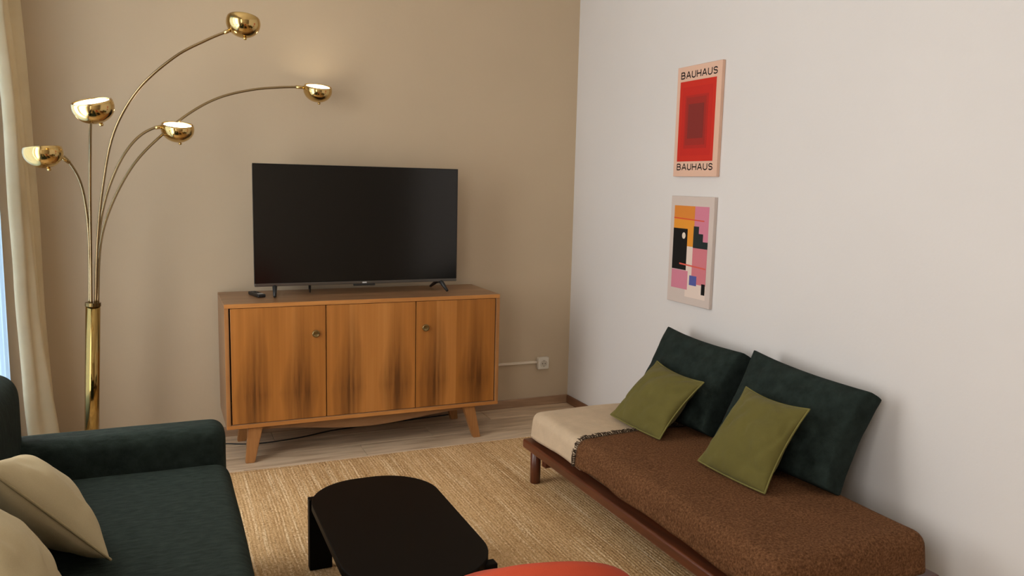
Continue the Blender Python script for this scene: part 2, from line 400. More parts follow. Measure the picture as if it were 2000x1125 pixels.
# ------------------------------------------------------------------ sideboard
SX0, SX1, SB, SF, SZ0, SZ1 = -2.186, -.715, -.039, -.492, .186, .824
cx = (SX0+SX1)/2
sb = thing('sideboard', (cx, (SB+SF)/2, 0), 'walnut veneer sideboard with three doors on splayed legs below the television', 'sideboard')
def L(p): return Vector(p) - Vector(sb.location)
def sbox(name, a, b, mat, bev=.002, **k): return boxo(name, L(a), L(b), mat, sb, bev, 2, **k)
T = .022
bt = B(); box(bt, L((SX0, SF, SZ1-T)), L((SX1, SB, SZ1)), .003)
obj('top', bt, M['carcass'], sb)
sbox('side_panel', (SX0, SF, SZ0), (SX0+T, SB, SZ1-T), M['carcass_v']); sbox('side_panel', (SX1-T, SF, SZ0), (SX1, SB, SZ1-T), M['carcass_v'])
sbox('bottom_panel', (SX0+T, SF, SZ0), (SX1-T, SB, SZ0+T), M['carcass']); sbox('back_panel', (SX0+T, SB-.01, SZ0+T), (SX1-T, SB-.002, SZ1-T), M['dark_gap'])
# paler front lipping of the carcass
sbox('lipping', (SX0+.0005, SF-.003, SZ1-T+.0005), (SX1-.0005, SF, SZ1-.001), M['edge'], .001)
sbox('lipping', (SX0+.0005, SF-.003, SZ0+.0005), (SX1-.0005, SF, SZ0+T-.003), M['edge'], .001)
sbox('lipping', (SX0+.0005, SF-.003, SZ0+T-.003), (SX0+T-.003, SF, SZ1-T), M['leg_wood'], .001)
sbox('lipping', (SX1-T+.003, SF-.003, SZ0+T-.003), (SX1-.0005, SF, SZ1-T), M['leg_wood'], .001)
dz0, dz1 = SZ0+T+.002, SZ1-T-.002
for k, (a, b, bands) in enumerate(((-2.158, -1.691, (.24, .72)), (-1.6865, -1.208, (.26, .78)), (-1.2035, -.741, (.24, .75)))):
    w_, h_ = b-a, dz1-dz0
    bm = B(); box(bm, (-w_/2, -.009, -h_/2), (w_/2, .009, h_/2), .0015, 2)
    d = obj('door', bm, veneer('veneer_door', w_, h_, bands), sb, L(((a+b)/2, SF+.010, (dz0+dz1)/2)))
    if k != 1:
        kx = -1.742 if k == 0 else -1.152
        bm = B(); mt = Matrix.Translation((kx-(a+b)/2, -.009, .654-(dz0+dz1)/2)) @ Matrix.Rotation(PI/2, 4, 'X')
        lathe(bm, [(0, .0), (.018, 0), (.0195, .004), (.019, .010), (.0165, .0125), (.0135, .0115), (.008, .0095), (0, .009)], 28, mt)
        obj('knob', bm, M['knob'], d, smooth=True, label='round brass door knob')
for kx in (-1.6888, -1.2058):
    sbox('divider', (kx-.009, SF+.021, dz0), (kx+.009, SB-.012, dz1), M['dark_gap'], 0)
# curved apron below the front
bm = B(); n = 40; pts = []
for k in range(n+1):
    u = k/n; x = -2.02 + (-.90+2.02)*u
    pts.append((x, .158 - .040*(.5-.5*math.cos(2*PI*min(1, max(0, u))))**1.0))
ol = [L((-2.02, 0, SZ0)), L((-.90, 0, SZ0))]
poly = [(p[0]-cx, p[1]) for p in pts] + [(-.90-cx, SZ0-.001), (-2.02-cx, SZ0-.001)]
prism(bm, poly, 0, .018, Matrix.Translation((0, -.44+.018-sb.location.y, 0)) @ Matrix.Rotation(PI/2, 4, 'X'))
obj('apron', bm, M['carcass'], sb)
def leg(top, bot, wt, wb, dpt, dpb, nm='leg', mat='leg_wood'):
    bm = B(); a, b = Vector(top), Vector(bot); v = []
    for c, w2, d2 in ((b, wb/2, dpb/2), (a, wt/2, dpt/2)):
        v.append([bm.verts.new(L((c.x+sx*w2, c.y+sy*d2, c.z))) for sx, sy in ((-1, -1), (1, -1), (1, 1), (-1, 1))])
    for k in range(4): bm.faces.new((v[0][k], v[0][(k+1) % 4], v[1][(k+1) % 4], v[1][k]))
    bm.faces.new(v[0][::-1]); bm.faces.new(v[1])
    bmesh.ops.bevel(bm, geom=bm.edges[:], offset=.003, segments=2, affect='EDGES')
    return obj(nm, bm, M[mat], sb)
leg((-2.045, -.455, SZ0), (-2.077, -.475, 0), .072, .045, .05, .034)
leg((-.885, -.455, SZ0), (-.838, -.475, 0), .066, .043, .05, .034)
leg((-2.05, -.12, SZ0), (-2.085, -.105, 0), .068, .045, .05, .034)
leg((-.88, -.12, SZ0), (-.842, -.105, 0), .064, .043, .05, .034)

# ------------------------------------------------------------------ television
tx0, tx1, ty, tz0, tz1 = -2.019, -.903, -.286, .879, 1.518
tv = thing('television', ((tx0+tx1)/2, ty, SZ1), 'large flat black television standing on the wooden sideboard', 'television')
def LT(p): return Vector(p) - Vector(tv.location)
boxo('body', LT((tx0+.001, ty+.004, tz0+.001)), LT((tx1-.001, ty+.034, tz1-.001)), M['tv_black'], tv, .004)
boxo('rear_housing', LT((tx0+.12, ty+.034, tz0+.03)), LT((tx1-.12, ty+.075, tz0+.40)), M['black_plastic'], tv, .015)
boxo('screen', LT((tx0+.003, ty-.001, tz0+.016)), LT((tx1-.003, ty+.004, tz1-.003)), M['tv_screen'], tv, .0008, 1)
bm = B(); box(bm, LT((tx0, ty-.002, tz1-.003)), LT((tx1, ty+.005, tz1))); box(bm, LT((tx0, ty-.002, tz0+.016)), LT((tx0+.003, ty+.005, tz1-.003))); box(bm, LT((tx1-.003, ty-.002, tz0+.016)), LT((tx1, ty+.005, tz1-.003)))
obj('bezel', bm, M['tv_black'], tv)
boxo('bottom_strip', LT((tx0, ty-.004, tz0)), LT((tx1, ty+.006, tz0+.015)), M['tv_silver'], tv, .002, 1, label='thin silver strip below the screen')
boxo('sensor_bump', LT((-1.50, ty-.005, tz0-.010)), LT((-1.38, ty+.010, tz0)), M['black_plastic'], tv, .003, 2)
boxo('badge', LT((-1.452, ty-.0055, tz0+.004)), LT((-1.428, ty-.004, tz0+.011)), M['light_grey'], tv)
for ax_, fr_, re_ in ((-1.915, (-1.925, -.345), (-1.895, -.14)), (-1.000, (-.978, -.345), (-1.006, -.125))):
    for e in (fr_, re_):
        apex = Vector((ax_, ty+.015, tz0+.003)); bot = Vector((e[0], e[1], SZ1+.008))
        bm = B(); tube(bm, [LT(apex), LT(apex.lerp(bot, .3)+Vector((0, 0, .006))), LT(bot)], [.013, .012, .0075], 8)
        obj('foot', bm, M['black_plastic'], tv, smooth=True)
bm = B(); tube(bm, catmull([(-1.722, ty+.055, tz0+.026), (-1.722, ty+.065, tz0-.02), (-1.720, ty+.085, SZ1+.006), (-1.70, SB-.03, SZ1+.005), (-1.695, -.02, SZ1-.01), (-1.69, -.018, .35)], 6), .0032, 8)
tagp(obj('power_cable', bm, M['rubber'], smooth=True), 'thin black cable hanging down behind the television', 'cable')
rm = thing('remote_control', (-2.003, -.235, SZ1), 'small black remote control lying on the sideboard left end', 'remote control', rz=math.radians(14))
bm = B(); box(bm, (-.021, -.075, 0), (.021, .075, .018), .006, 3); obj('body', bm, M['black_plastic'], rm, smooth=False)
boxo('label_patch', (-.014, -.062, .018), (.014, -.040, .0188), M['light_grey'], rm)
for i in range(4):
    for j in range(3):
        bm = B(); lathe(bm, [(0, .0195), (.0035, .0195), (.0042, .018)], 10, Matrix.Translation((-.011+.011*j, -.025+.022*i, 0))); obj('button', bm, M['rubber'], rm, smooth=True)
bm = B(); tube(bm, catmull([(-2.26, -.12, .0035), (-2.172, -.14, .0035), (-2.018, -.196, .0035), (-1.795, -.173, .0035), (-1.582, -.101, .0035), (-1.35, -.075, .0035), (-1.1, -.05, .0035), (-.80, -.022, .0035)], 8), .0035, 8)
tagp(obj('floor_cable', bm, M['rubber'], smooth=True), 'black cable trailing on the floor beneath the sideboard', 'cable')

# ------------------------------------------------------------------ wall socket and cable duct
so = thing('wall_socket', (-.198, 0, .285), 'square white power socket on the taupe wall near the corner', 'socket')
bm = B(); box(bm, (-.040, -.034, -.040), (.040, 0, .040), .008, 3); obj('housing', bm, M['socket_white'], so)
mt = Matrix.Translation((0, -.034, 0)) @ Matrix.Rotation(PI/2, 4, 'X')
bm = B(); lathe(bm, [(.0255, .0005), (.0245, .0035), (.0215, .0035), (.0205, .0004)], 32, mt); obj('rim', bm, M['socket_white'], so, smooth=True)
bm = B(); lathe(bm, [(0, .0006), (.0207, .0006)], 32, mt); obj('well', bm, M['socket_inner'], so)
for s in (-1, 1):
    bm = B(); lathe(bm, [(0, .0012), (.0034, .0012)], 12, Matrix.Translation((s*.0095, 0, 0)) @ mt); obj('contact_hole', bm, M['socket_dark'], so)
    boxo('earth_clip', (-.003, -.036, s*.0195-.003), (.003, -.0345, s*.0195+.003), M['tv_silver'], so)
bm = B(); box(bm, (-.80, -.018, .2865), (-.2385, 0, .3005), .002, 2)
tagp(obj('cable_duct', bm, M['duct']), 'slim pale cable duct on the wall from socket to sideboard', 'cable duct')

# ------------------------------------------------------------------ floor lamp
BX, BY = -2.79, -.55
lamp = thing('floor_lamp', (BX, BY, 0), 'brass floor lamp with five arched arms and bowl shades', 'lamp')
def LL(p): return Vector(p) - Vector(lamp.location)
bm = B(); lathe(bm, [(0, 0), (.15, 0), (.152, .006), (.15, .022), (.143, .028), (.05, .032), (.034, .04), (0, .04)], 48); obj('base', bm, M['brass'], lamp, smooth=True)
tb, tt = Vector(LL((BX, BY, .03))), Vector(LL((-2.750, BY, .855)))
bm = B(); tube(bm, [tb, tt], .0305, 32); obj('stem', bm, M['stem_brass'], lamp, smooth=False)
for p in lamp.children[-1].data.polygons: p.use_smooth = len(p.vertices) == 4
bm = B(); dirv = (tt-tb).normalized(); tube(bm, [tt-dirv*.006, tt+dirv*.010], .033, 32); obj('collar', bm, M['brass_dark'], lamp)
arms = {
 'A': [(-2.740, -.55, .84), (-2.722, -.555, 1.124), (-2.69, -.57, 1.377), (-2.635, -.59, 1.626), (-2.529, -.61, 1.82), (-2.378, -.63, 1.969), (-2.249, -.64, 2.05), (-2.155, -.65, 2.097), (-2.09, -.65, 2.12)],
 'B': [(-2.757, -.562, .84), (-2.747, -.57, 1.125), (-2.733, -.66, 1.378), (-2.716, -.8, 1.55), (-2.696, -1.0, 1.66), (-2.684, -1.09, 1.69)],
 'C': [(-2.742, -.537, .84), (-2.726, -.55, 1.077), (-2.689, -.53, 1.307), (-2.623, -.49, 1.493), (-2.544, -.44, 1.614), (-2.455, -.4, 1.672), (-2.38, -.38, 1.672)],
 'D': [(-2.765, -.545, .84), (-2.753, -.57, 1.125), (-2.757, -.61, 1.309), (-2.777, -.66, 1.432), (-2.829, -.72, 1.523), (-2.888, -.75, 1.534)],
 'E': [(-2.732, -.548, .84), (-2.711, -.53, 1.122), (-2.66, -.48, 1.306), (-2.561, -.42, 1.496), (-2.433, -.36, 1.641), (-2.298, -.3, 1.759), (-2.162, -.24, 1.841), (-2.009, -.2, 1.891), (-1.877, -.17, 1.915), (-1.742, -.15, 1.929), (-1.675, -.15, 1.928)]}
# bowl centre, tilt of the rim's axis (world direction of the open side)
heads = {'A': ((-2.083, -.65, 2.142), (.10, .22, 1)), 'B': ((-2.680, -1.10, 1.700), (-.20, -.26, 1)), 'C': ((-2.368, -.38, 1.668), (.03, -.28, 1)),
         'D': ((-2.893, -.75, 1.528), (-.10, .05, 1)), 'E': ((-1.660, -.15, 1.918), (.03, -.30, 1))}
R0 = .0755
for k in 'ABCDE':
    pts = catmull([LL(p) for p in arms[k]], 7)
    hc, ax = heads[k]; hc = LL(hc); q = Vector((0, 0, 1)).rotation_difference(Vector(ax).normalized()).to_matrix().to_4x4(); mt = Matrix.Translation(hc) @ q
    # the arm stops at the bowl's skin
    pts = [p for p in pts if (p-hc).length > R0*.97]
    pts.append(hc+(pts[-1]-hc).normalized()*R0*.85)
    bm = B(); tube(bm, pts, .0062, 10); arm = obj('arm', bm, M['arm_brass'], lamp, smooth=True)
    bm = B(); tube(bm, [pts[-4], pts[-1]], .0085, 12); obj('joint', bm, M['brass'], arm, smooth=True)
    prof = []
    for i in range(19):
        a = -PI/2 + (PI/2+math.radians(19))*i/18; prof.append((max(0, R0*math.cos(a)), R0*.86*math.sin(a)))
    rim = prof[-1]; prof += [(rim[0]-.004, rim[1]+.001), (rim[0]-.005, rim[1]-.004)]
    for i in range(10):
        a = math.radians(12) - (math.radians(12)+PI/2)*i/9; prof.append((max(0, (R0-.006)*math.cos(a)), (R0-.006)*.86*math.sin(a)))
    bm = B(); lathe(bm, prof, 48, mt); sh = obj('lamp_shade', bm, M['brass'], lamp, smooth=True)
    bm = B(); zr = rim[1]-.004; lathe(bm, [(rim[0]-.009, zr), (rim[0]*.8, zr+.002), (rim[0]*.5, zr+.004), (0, zr+.005)], 40, mt); obj('diffuser', bm, M['glow'], sh, smooth=True)
    bm = B(); lathe(bm, [(0, -.012), (.006, -.012), (.0085, -.007), (.006, 0), (0, 0)], 14, Matrix.Translation(hc) @ q @ Matrix.Translation((.012, 0, -R0*.86+.001))); obj('knob', bm, M['brass'], sh, smooth=True)

# ------------------------------------------------------------------ rug
rug = thing('rug', (-1.345, -1.95, 0), 'woven jute rug with cream stripes under the black coffee table', 'rug')
bm = B(); NX, NY = 60, 60; gv = []
for j in range(NY+1):
    r_ = []
    for i in range(NX+1):
        x = -.895 + 1.79*i/NX; y_ = -1.35 + 2.685*j/NY
        dx = .010*math.sin(y_*2.3+1)*(1 if i in (0, NX) else 0); dy = .008*math.sin(x*3.1)*(1 if j in (0, NY) else 0)
        r_.append(bm.verts.new((x+dx, y_+dy, .0095 + .0012*noise.noise((x*4, y_*4, 0)))))
    gv.append(r_)
for j in range(NY):
    for i in range(NX): bm.faces.new((gv[j][i], gv[j][i+1], gv[j+1][i+1], gv[j+1][i]))
ed = [e for e in bm.edges if e.is_boundary]; ret = bmesh.ops.extrude_edge_only(bm, edges=ed)
for g in ret['geom']:
    if isinstance(g, bmesh.types.BMVert): g.co.z = .0005
obj('weave', bm, M['jute'], rug, smooth=False)
bm = B(); tube(bm, [(-.89+1.78*k/60, 1.318+.008*math.sin((-.89+1.78*k/60)*3.1), .0062) for k in range(61)], .0042, 6); obj('hem', bm, M['jute_hem'], rug, smooth=True)

# ------------------------------------------------------------------ coffee table
tcx, tcy, tzt = -1.766, -2.09, .302
ct = thing('coffee_table', (tcx, tcy, .0115), 'low black coffee table with rounded ends on the jute rug', 'coffee table')
hw, hl, cr = .2325, .44, .205
def rrect(hw, hl, cr, n=14):
    out = []
    for sx, sy, a0 in ((1, 1, 0), (-1, 1, 90), (-1, -1, 180), (1, -1, 270)):
        for k in range(n+1):
            a = math.radians(a0+90*k/n); out.append((sx*(hw-cr)+cr*math.cos(a), sy*(hl-cr)+cr*math.sin(a)))
    return out
zt = tzt-.0115
bm = B(); levels = [(.004, zt-.030), (0, zt-.026), (0, zt-.003), (.0012, zt-.0008), (.003, zt)]; rings = []
for ins, z in levels: rings.append([bm.verts.new((x, y, z)) for x, y in rrect(hw-ins, hl-ins, cr-ins)])
for a, b in zip(rings, rings[1:]):
    n = len(a)
    for k in range(n): bm.faces.new((a[k], a[(k+1) % n], b[(k+1) % n], b[k]))
bm.faces.new(rings[0][::-1]); bm.faces.new(rings[-1]); obj('tabletop', bm, M['table_black'], ct)
for sx in (-1, 1):
    for sy in (-1, 1):
        boxo('leg', (sx*.145, sy*.328, 0), (sx*.228, sy*.365, zt-.018), M['table_black'], ct, .003)
    boxo('rail', (sx*.150, -.328, zt-.075), (sx*.176, .328, zt-.030), M['table_black'], ct, .002)

# ------------------------------------------------------------------ sofa
sf = thing('sofa', (-2.66, -2.6, 0), 'dark green upholstered sofa with low arm below the window', 'sofa')
def LS(p): return Vector(p) - Vector(sf.location)
def soft(name, a, b, r, mat, parent, conv, amp=.006, cuts=10, fr=5, label=None, shape=None):
    bm = B(); box(bm, conv(a), conv(b))
    bmesh.ops.subdivide_edges(bm, edges=bm.edges[:], cuts=cuts, use_grid_fill=True)
    lo = [min(v.co[i] for v in bm.verts) for i in range(3)]; hi = [max(v.co[i] for v in bm.verts) for i in range(3)]
    # remap subdivision so that points crowd to the edges, then round
    for v in bm.verts:
        p = v.co.copy()
        for i in range(3):
            t = (p[i]-lo[i])/(hi[i]-lo[i]); h_ = (hi[i]-lo[i]); e = min(.49, 1.0*r/h_)
            K = cuts+1; idx = round(t*K); half = K/2
            if idx <= 3: t2 = e*(idx/3.0)
            elif idx >= K-3: t2 = 1-e*((K-idx)/3.0)
            else: t2 = e+(1-2*e)*(idx-3)/(K-6)
            p[i] = lo[i]+h_*t2
        c = Vector([min(max(p[i], lo[i]+min(r, (hi[i]-lo[i])/2)), hi[i]-min(r, (hi[i]-lo[i])/2)) for i in range(3)]); d = p-c
        if d.length > 1e-6:
            m_ = max(abs(x) for x in d); d = d.normalized()*m_ if True else d
            p = c+d
        nz = noise.noise((p.x*fr, p.y*fr, p.z*fr+parent.location.x*7+len(name)))
        nrm = (p-Vector([(lo[i]+hi[i])/2 for i in range(3)])).normalized()
        p += nrm*amp*nz
        if shape: p = shape(p, lo, hi)
        v.co = p
    o = obj(name, bm, mat, parent, smooth=True, label=label)
    ms = o.modifiers.new('sub', 'SUBSURF'); ms.levels = 1; ms.render_levels = 2; return o
G = M['sofa_green']
soft('base', (-3.06, -3.62, .07), (-2.285, -1.56, .31), .025, G, sf, LS, .002)
soft('seat', (-2.90, -3.45, .30), (-2.258, -1.695, .455), .055, G, sf, LS, .008, 13)
soft('backrest', (-3.10, -3.50, .28), (-2.893, -1.585, .812), .085, G, sf, LS, .008, 13)
soft('arm', (-2.96, -1.71, .28), (-2.268, -1.55, .575), .050, G, sf, LS, .005, 13)
soft('arm', (-2.96, -3.62, .28), (-2.268, -3.46, .575), .050, G, sf, LS, .005, 13)
for x in (-2.98, -2.36):
    for y in (-3.52, -1.64):
        bm = B(); lathe(bm, [(0, 0), (.016, 0), (.022, .075), (0, .075)], 16, Matrix.Translation(LS((x, y, 0)))); obj('foot', bm, M['chair_leg'], sf, smooth=True)

def pillow(name, corners, thick, mat, seam_mat, label, cat='cushion', group=None, n=26, edge=.0, sag=.10, pw=2.2, q=.55, wr=.010, seed=0, flange=.0, seam_r=.0035, lean=0.0):
    c00, c10, c11, c01 = [Vector(c) for c in corners]     # bottom-left, bottom-right, top-right, top-left
    cen = (c00+c10+c11+c01)/4; base = (c00+c10)/2
    root = thing(name, base, label, cat, group)
    nrm = ((c10-c00).cross(c01-c00)).normalized()
    def surf(u, v):   # -1..1
        # edges bow inward between the corner ears
        uu = u*(1-sag*(1-v*v)*abs(u)**3); vv = v*(1-(sag if v > 0 else -.25*sag)*(1-u*u)*abs(v)**3)
        a, b = (uu+1)/2, (vv+1)/2
        return c00*(1-a)*(1-b)+c10*a*(1-b)+c11*a*b+c01*(1-a)*b
    def th(u, v):
        f = max(0, (1-abs(u)**pw)*(1-abs(v)**pw)); return edge + thick/2*f**q
    bm = B(); g = {}
    par = [math.sin(PI/2*(2*i/n-1))*.6+(2*i/n-1)*.4 for i in range(n+1)]
    for s in (1, -1):
        for j in range(n+1):
            for i in range(n+1):
                border = i in (0, n) or j in (0, n)
                if s == -1 and border and edge == 0: g[s, i, j] = g[1, i, j]; continue
                u, v = par[i], par[j]; p = surf(u, v)
                w_ = noise.noise((u*2.1+seed*3.1, v*2.1+s*5, seed))*.7 + noise.noise((u*5+seed, v*5+s, 2))*.3
                cr_ = abs(noise.noise((u*1.7-v*1.2+seed, (u+v)*.8, seed*2+s)))
                d = th(u, v) + (wr*w_ - wr*.8*max(0, .12-cr_)/.12)*(1-max(abs(u), abs(v))**6)
                g[s, i, j] = bm.verts.new(p + nrm*s*d - base)
    for s in (1, -1):
        for j in range(n):
            for i in range(n):
                f = [g[s, i, j], g[s, i+1, j], g[s, i+1, j+1], g[s, i, j+1]]
                bm.faces.new(f if s == 1 else f[::-1])
    if edge > 0:
        loop = [(i, 0) for i in range(n)] + [(n, j) for j in range(n)] + [(n-i, n) for i in range(n)] + [(0, n-j) for j in range(n)]
        for k in range(len(loop)):
            a, b = loop[k], loop[(k+1) % len(loop)]
            bm.faces.new((g[-1, a[0], a[1]], g[-1, b[0], b[1]], g[1, b[0], b[1]], g[1, a[0], a[1]]))
    bmesh.ops.recalc_face_normals(bm, faces=bm.faces[:])
    body = obj('cover', bm, mat, root, smooth=True); ms = body.modifiers.new('sub', 'SUBSURF'); ms.levels = 1; ms.render_levels = 1
    if seam_mat:
        lp = [(p_, -1) for p_ in par[:-1]] + [(1, p_) for p_ in par[:-1]] + [(-p_, 1) for p_ in par[:-1]] + [(-1, -p_) for p_ in par[:-1]]
        for s in ((1,) if edge == 0 else (1, -1)):
            bm = B(); tube(bm, [surf(u, v)*(1+flange)-cen*flange+nrm*s*edge*1.0-base for u, v in lp], seam_r, 6, closed=True)
            obj('seam', bm, seam_mat, root, smooth=True)
    return root
# beige scatter cushions on the sofa
pillow('scatter_cushion', [(-2.602, -2.43, .475), (-2.77, -2.07, .475), (-2.86, -2.15, .67), (-2.835, -2.61, .82)], .17, M['beige'], M['beige_seam'],
       'beige scatter cushion leaning on the sofa back, its corner touching the seat', group='beige cushions on the sofa', seed=1, sag=.07)
pillow('scatter_cushion', [(-2.67, -3.05, .475), (-2.70, -2.62, .475), (-2.83, -2.70, .79), (-2.82, -3.08, .84)], .16, M['beige'], M['beige_seam'],
       'beige scatter cushion in the bottom left corner, nearest the viewer', group='beige cushions on the sofa', seed=2, sag=.07)

# ------------------------------------------------------------------ daybed
db = thing('daybed', (-.45, -2.05, 0), 'low dark wood daybed platform with round legs along the white wall', 'daybed')
def LD(p): return Vector(p) - Vector(db.location)
DX0, DX1, DY0, DY1, DZ0, DZ1 = -.868, -.155, -2.915, -1.172, .165, .210
boxo('side_rail', LD((DX0, DY0, DZ0)), LD((DX0+.10, DY1, DZ1)), M['mahogany'], db, .010, 4)
boxo('side_rail', LD((DX1-.10, DY0, DZ0)), LD((DX1, DY1, DZ1)), M['mahogany'], db, .010, 4)
for a, b in ((DY1-.10, DY1-.001), (DY0+.001, DY0+.10)):
    boxo('end_rail', LD((DX0+.10, a, DZ0)), LD((DX1-.10, b, DZ1)), M['mahogany'], db, .006, 3)
for k in range(12):
    y = DY0+.17+k*(DY1-DY0-.34)/11
    boxo('slat', LD((DX0+.10, y-.035, DZ0+.012)), LD((DX1-.10, y+.035, DZ0+.030)), M['mahogany'], db, .003, 1)
for y in (-1.31, -2.78):
    boxo('cross_beam', LD((DX0+.05, y-.02, DZ0-.062)), LD((DX1-.05, y+.02, DZ0)), M['mahogany'], db, .004)
for x in (-.834, -.20):
    for y in (-1.256, -2.83):
        bm = B(); lathe(bm, [(0, 0), (.0235, 0), (.025, .003), (.025, DZ0-.0145), (.0225, DZ0-.0125), (0, DZ0-.0115)], 28, Matrix.Translation(LD((x, y, .0115 if x < -.5 else 0))))
        obj('leg', bm, M['mahogany_v'], db, smooth=True)
mt_ = thing('mattress', (-.52, -2.05, DZ1), 'dark thin mattress under the blankets on the daybed', 'mattress')
soft('mattress_core', (-.825, -2.900, DZ1+.001), (-.225, -1.21, .338), .03, M['ticking'], mt_, lambda p: Vector(p)-Vector(mt_.location), .001)
def drape(bm, x0, x1, y0, y1, zt, r, drops, du=.02, amp=.004, seed=0, hemwave=.006, crown=0):
    """cloth over a rounded slab; drops = hang length beyond the rounding at (x0, x1, y0, y1), None = flat cut edge there"""
    ax = [x0+r if drops[0] is not None else x0, x1-r if drops[1] is not None else x1]; ay = [y0+r if drops[2] is not None else y0, y1-r if drops[3] is not None else y1]
    arc = r*PI/2
    def params(a, d0, d1):
        out = []
        if d0 is not None: L_ = arc+d0; k = max(6, int(L_/.012)); out += [a[0]-L_*(1-i/k) for i in range(k)]
        k = int((a[1]-a[0])/du); out += [a[0]+(a[1]-a[0])*i/k for i in range(k+1)]
        if d1 is not None: L_ = arc+d1; k = max(6, int(L_/.012)); out += [a[1]+L_*(i+1)/k for i in range(k)]
        return out
    sx, sy = params(ax, drops[0], drops[1]), params(ay, drops[2], drops[3]); g = []
    for s in sx:
        row_ = []
        for t in sy:
            cx_, cy_ = min(max(s, ax[0]), ax[1]), min(max(t, ay[0]), ay[1]); a, b = s-cx_, t-cy_
            d = max(abs(a), abs(b)) if a and b else abs(a)+abs(b)
            n_ = Vector((a, b, 0)).normalized() if d else Vector((0, 0, 0))
            if d <= arc: out, dr = r*math.sin(d/r), r*(1-math.cos(d/r))
            else: out, dr = r+.10*(d-arc), r+(d-arc)
            hang = max(0, d-arc)
            wv = noise.noise((cx_*9+seed, cy_*9, seed))*min(1, hang/.04)
            out += .006*wv; dr += hemwave*noise.noise((cx_*3.5+seed, cy_*3.5, 4+seed))*min(1, hang/.06)*2
            z = zt-dr + amp*noise.noise((s*5+seed, t*5, seed))*(1 if d == 0 else max(0, 1-d/arc)) + crown*math.sin(PI*(cx_-ax[0])/(ax[1]-ax[0]))
            row_.append(bm.verts.new((cx_+n_.x*out, cy_+n_.y*out, z)))
        g.append(row_)
    for i in range(len(sx)-1):
        for j in range(len(sy)-1): bm.faces.new((g[i][j], g[i+1][j], g[i+1][j+1], g[i][j+1]))
    return g
bm = B(); drape(bm, -.838, -.215, -1.72, -1.195, .350, .042, (.072, .06, None, .075), amp=.003, seed=3, crown=.004)
o = tagp(obj('linen_cover', bm, M['linen'], smooth=True), 'beige linen cover on the far end of the daybed mattress', 'cover'); md = o.modifiers.new('solid', 'SOLIDIFY'); md.thickness = .003; md.offset = 1
bl = thing('throw_blanket', (-.52, -2.3, .36), 'brown wool throw blanket with fringed edge spread over the daybed', 'blanket')
bm = B(); BLY = -1.688; g = drape(bm, -.846, -.21, -2.908, BLY, .3575, .050, (.062, .06, .075, None), amp=.005, seed=5, hemwave=.008, crown=.006)
edge_pts = [g[i][-1].co.copy() for i in range(len(g))]; near_pts = None
for v in bm.verts: v.co -= Vector(bl.location)
o = obj('wool', bm, M['wool'], bl, smooth=True); md = o.modifiers.new('solid', 'SOLIDIFY'); md.thickness = .005; md.offset = 1
bm = B()
for k in range(len(edge_pts)-1):
    a, b = edge_pts[k], edge_pts[k+1]
    if a.x > -.30: continue
    m_ = max(1, int((b-a).length/.0042))
    out = Vector((0, 1, 0)); tl = (b-a).normalized(); nn = tl.cross(out) if abs(tl.z) < .99 else Vector((-1, 0, 0))
    if nn.z < 0 and abs(nn.z) > .05: nn = -nn
    if nn.x > .05: nn = -nn
    for q_ in range(m_):
        p = a.lerp(b, q_/m_)+nn*.006; l_ = random.uniform(.018, .034); j1, j2 = random.uniform(-.008, .008), random.uniform(-.016, .016)
        tube(bm, [p-Vector(bl.location), p+out*l_*.5+nn*random.uniform(.002, .010)+tl*j1-Vector(bl.location), p+out*l_+nn*random.uniform(-.002, .006)+tl*j2-Vector(bl.location)], [.0022, .0022, .0012], 5)
o = obj('fringe', bm, M['fringe'], bl, smooth=True); o['kind'] = 'stuff'
# large dark green back cushions
dk = dict(thick=.10, edge=.040, sag=.07, pw=3.0, q=.55, wr=.020, n=28)
pillow('back_cushion', [(-.305, -1.31, .374), (-.295, -1.87, .374), (-.095, -1.86, .715), (-.100, -1.295, .735)], mat=M['cushion_green'], seam_mat=None,
       label='large dark green back cushion nearer the room corner', group='dark green back cushions on the daybed', seed=4, **dk)
pillow('back_cushion', [(-.305, -1.945, .374), (-.285, -2.57, .374), (-.095, -2.555, .715), (-.100, -1.93, .745)], mat=M['cushion_green'], seam_mat=None,
       label='large dark green back cushion at the near end of the daybed', group='dark green back cushions on the daybed', seed=6, **dk)
ok = dict(thick=.135, sag=.105, pw=2.3, q=.6, wr=.020)
pillow('throw_pillow', [(-.545, -1.455, .378), (-.535, -1.845, .378), (-.335, -1.865, .615), (-.305, -1.465, .620)], mat=M['olive'], seam_mat=M['olive_seam'],
       label='olive green throw pillow partly on the beige linen cover', group='olive throw pillows on the daybed', seed=9, **ok)
pillow('throw_pillow', [(-.545, -2.125, .380), (-.530, -2.49, .380), (-.345, -2.485, .668), (-.315, -2.11, .655)], mat=M['olive'], seam_mat=M['olive_seam'],
       label='olive green throw pillow standing wholly on the brown blanket', group='olive throw pillows on the daybed', seed=12, **ok)

# ------------------------------------------------------------------ canvases
PH, PWD = .545, .352
def canvas(name, yc, z1, mat, label):
    r = thing(name, (0, yc, z1-PH), label, 'picture')
    boxo('canvas', (-.020, -PWD/2, 0), (-.0005, PWD/2, PH), mat, r, .0015, 1)
    return r
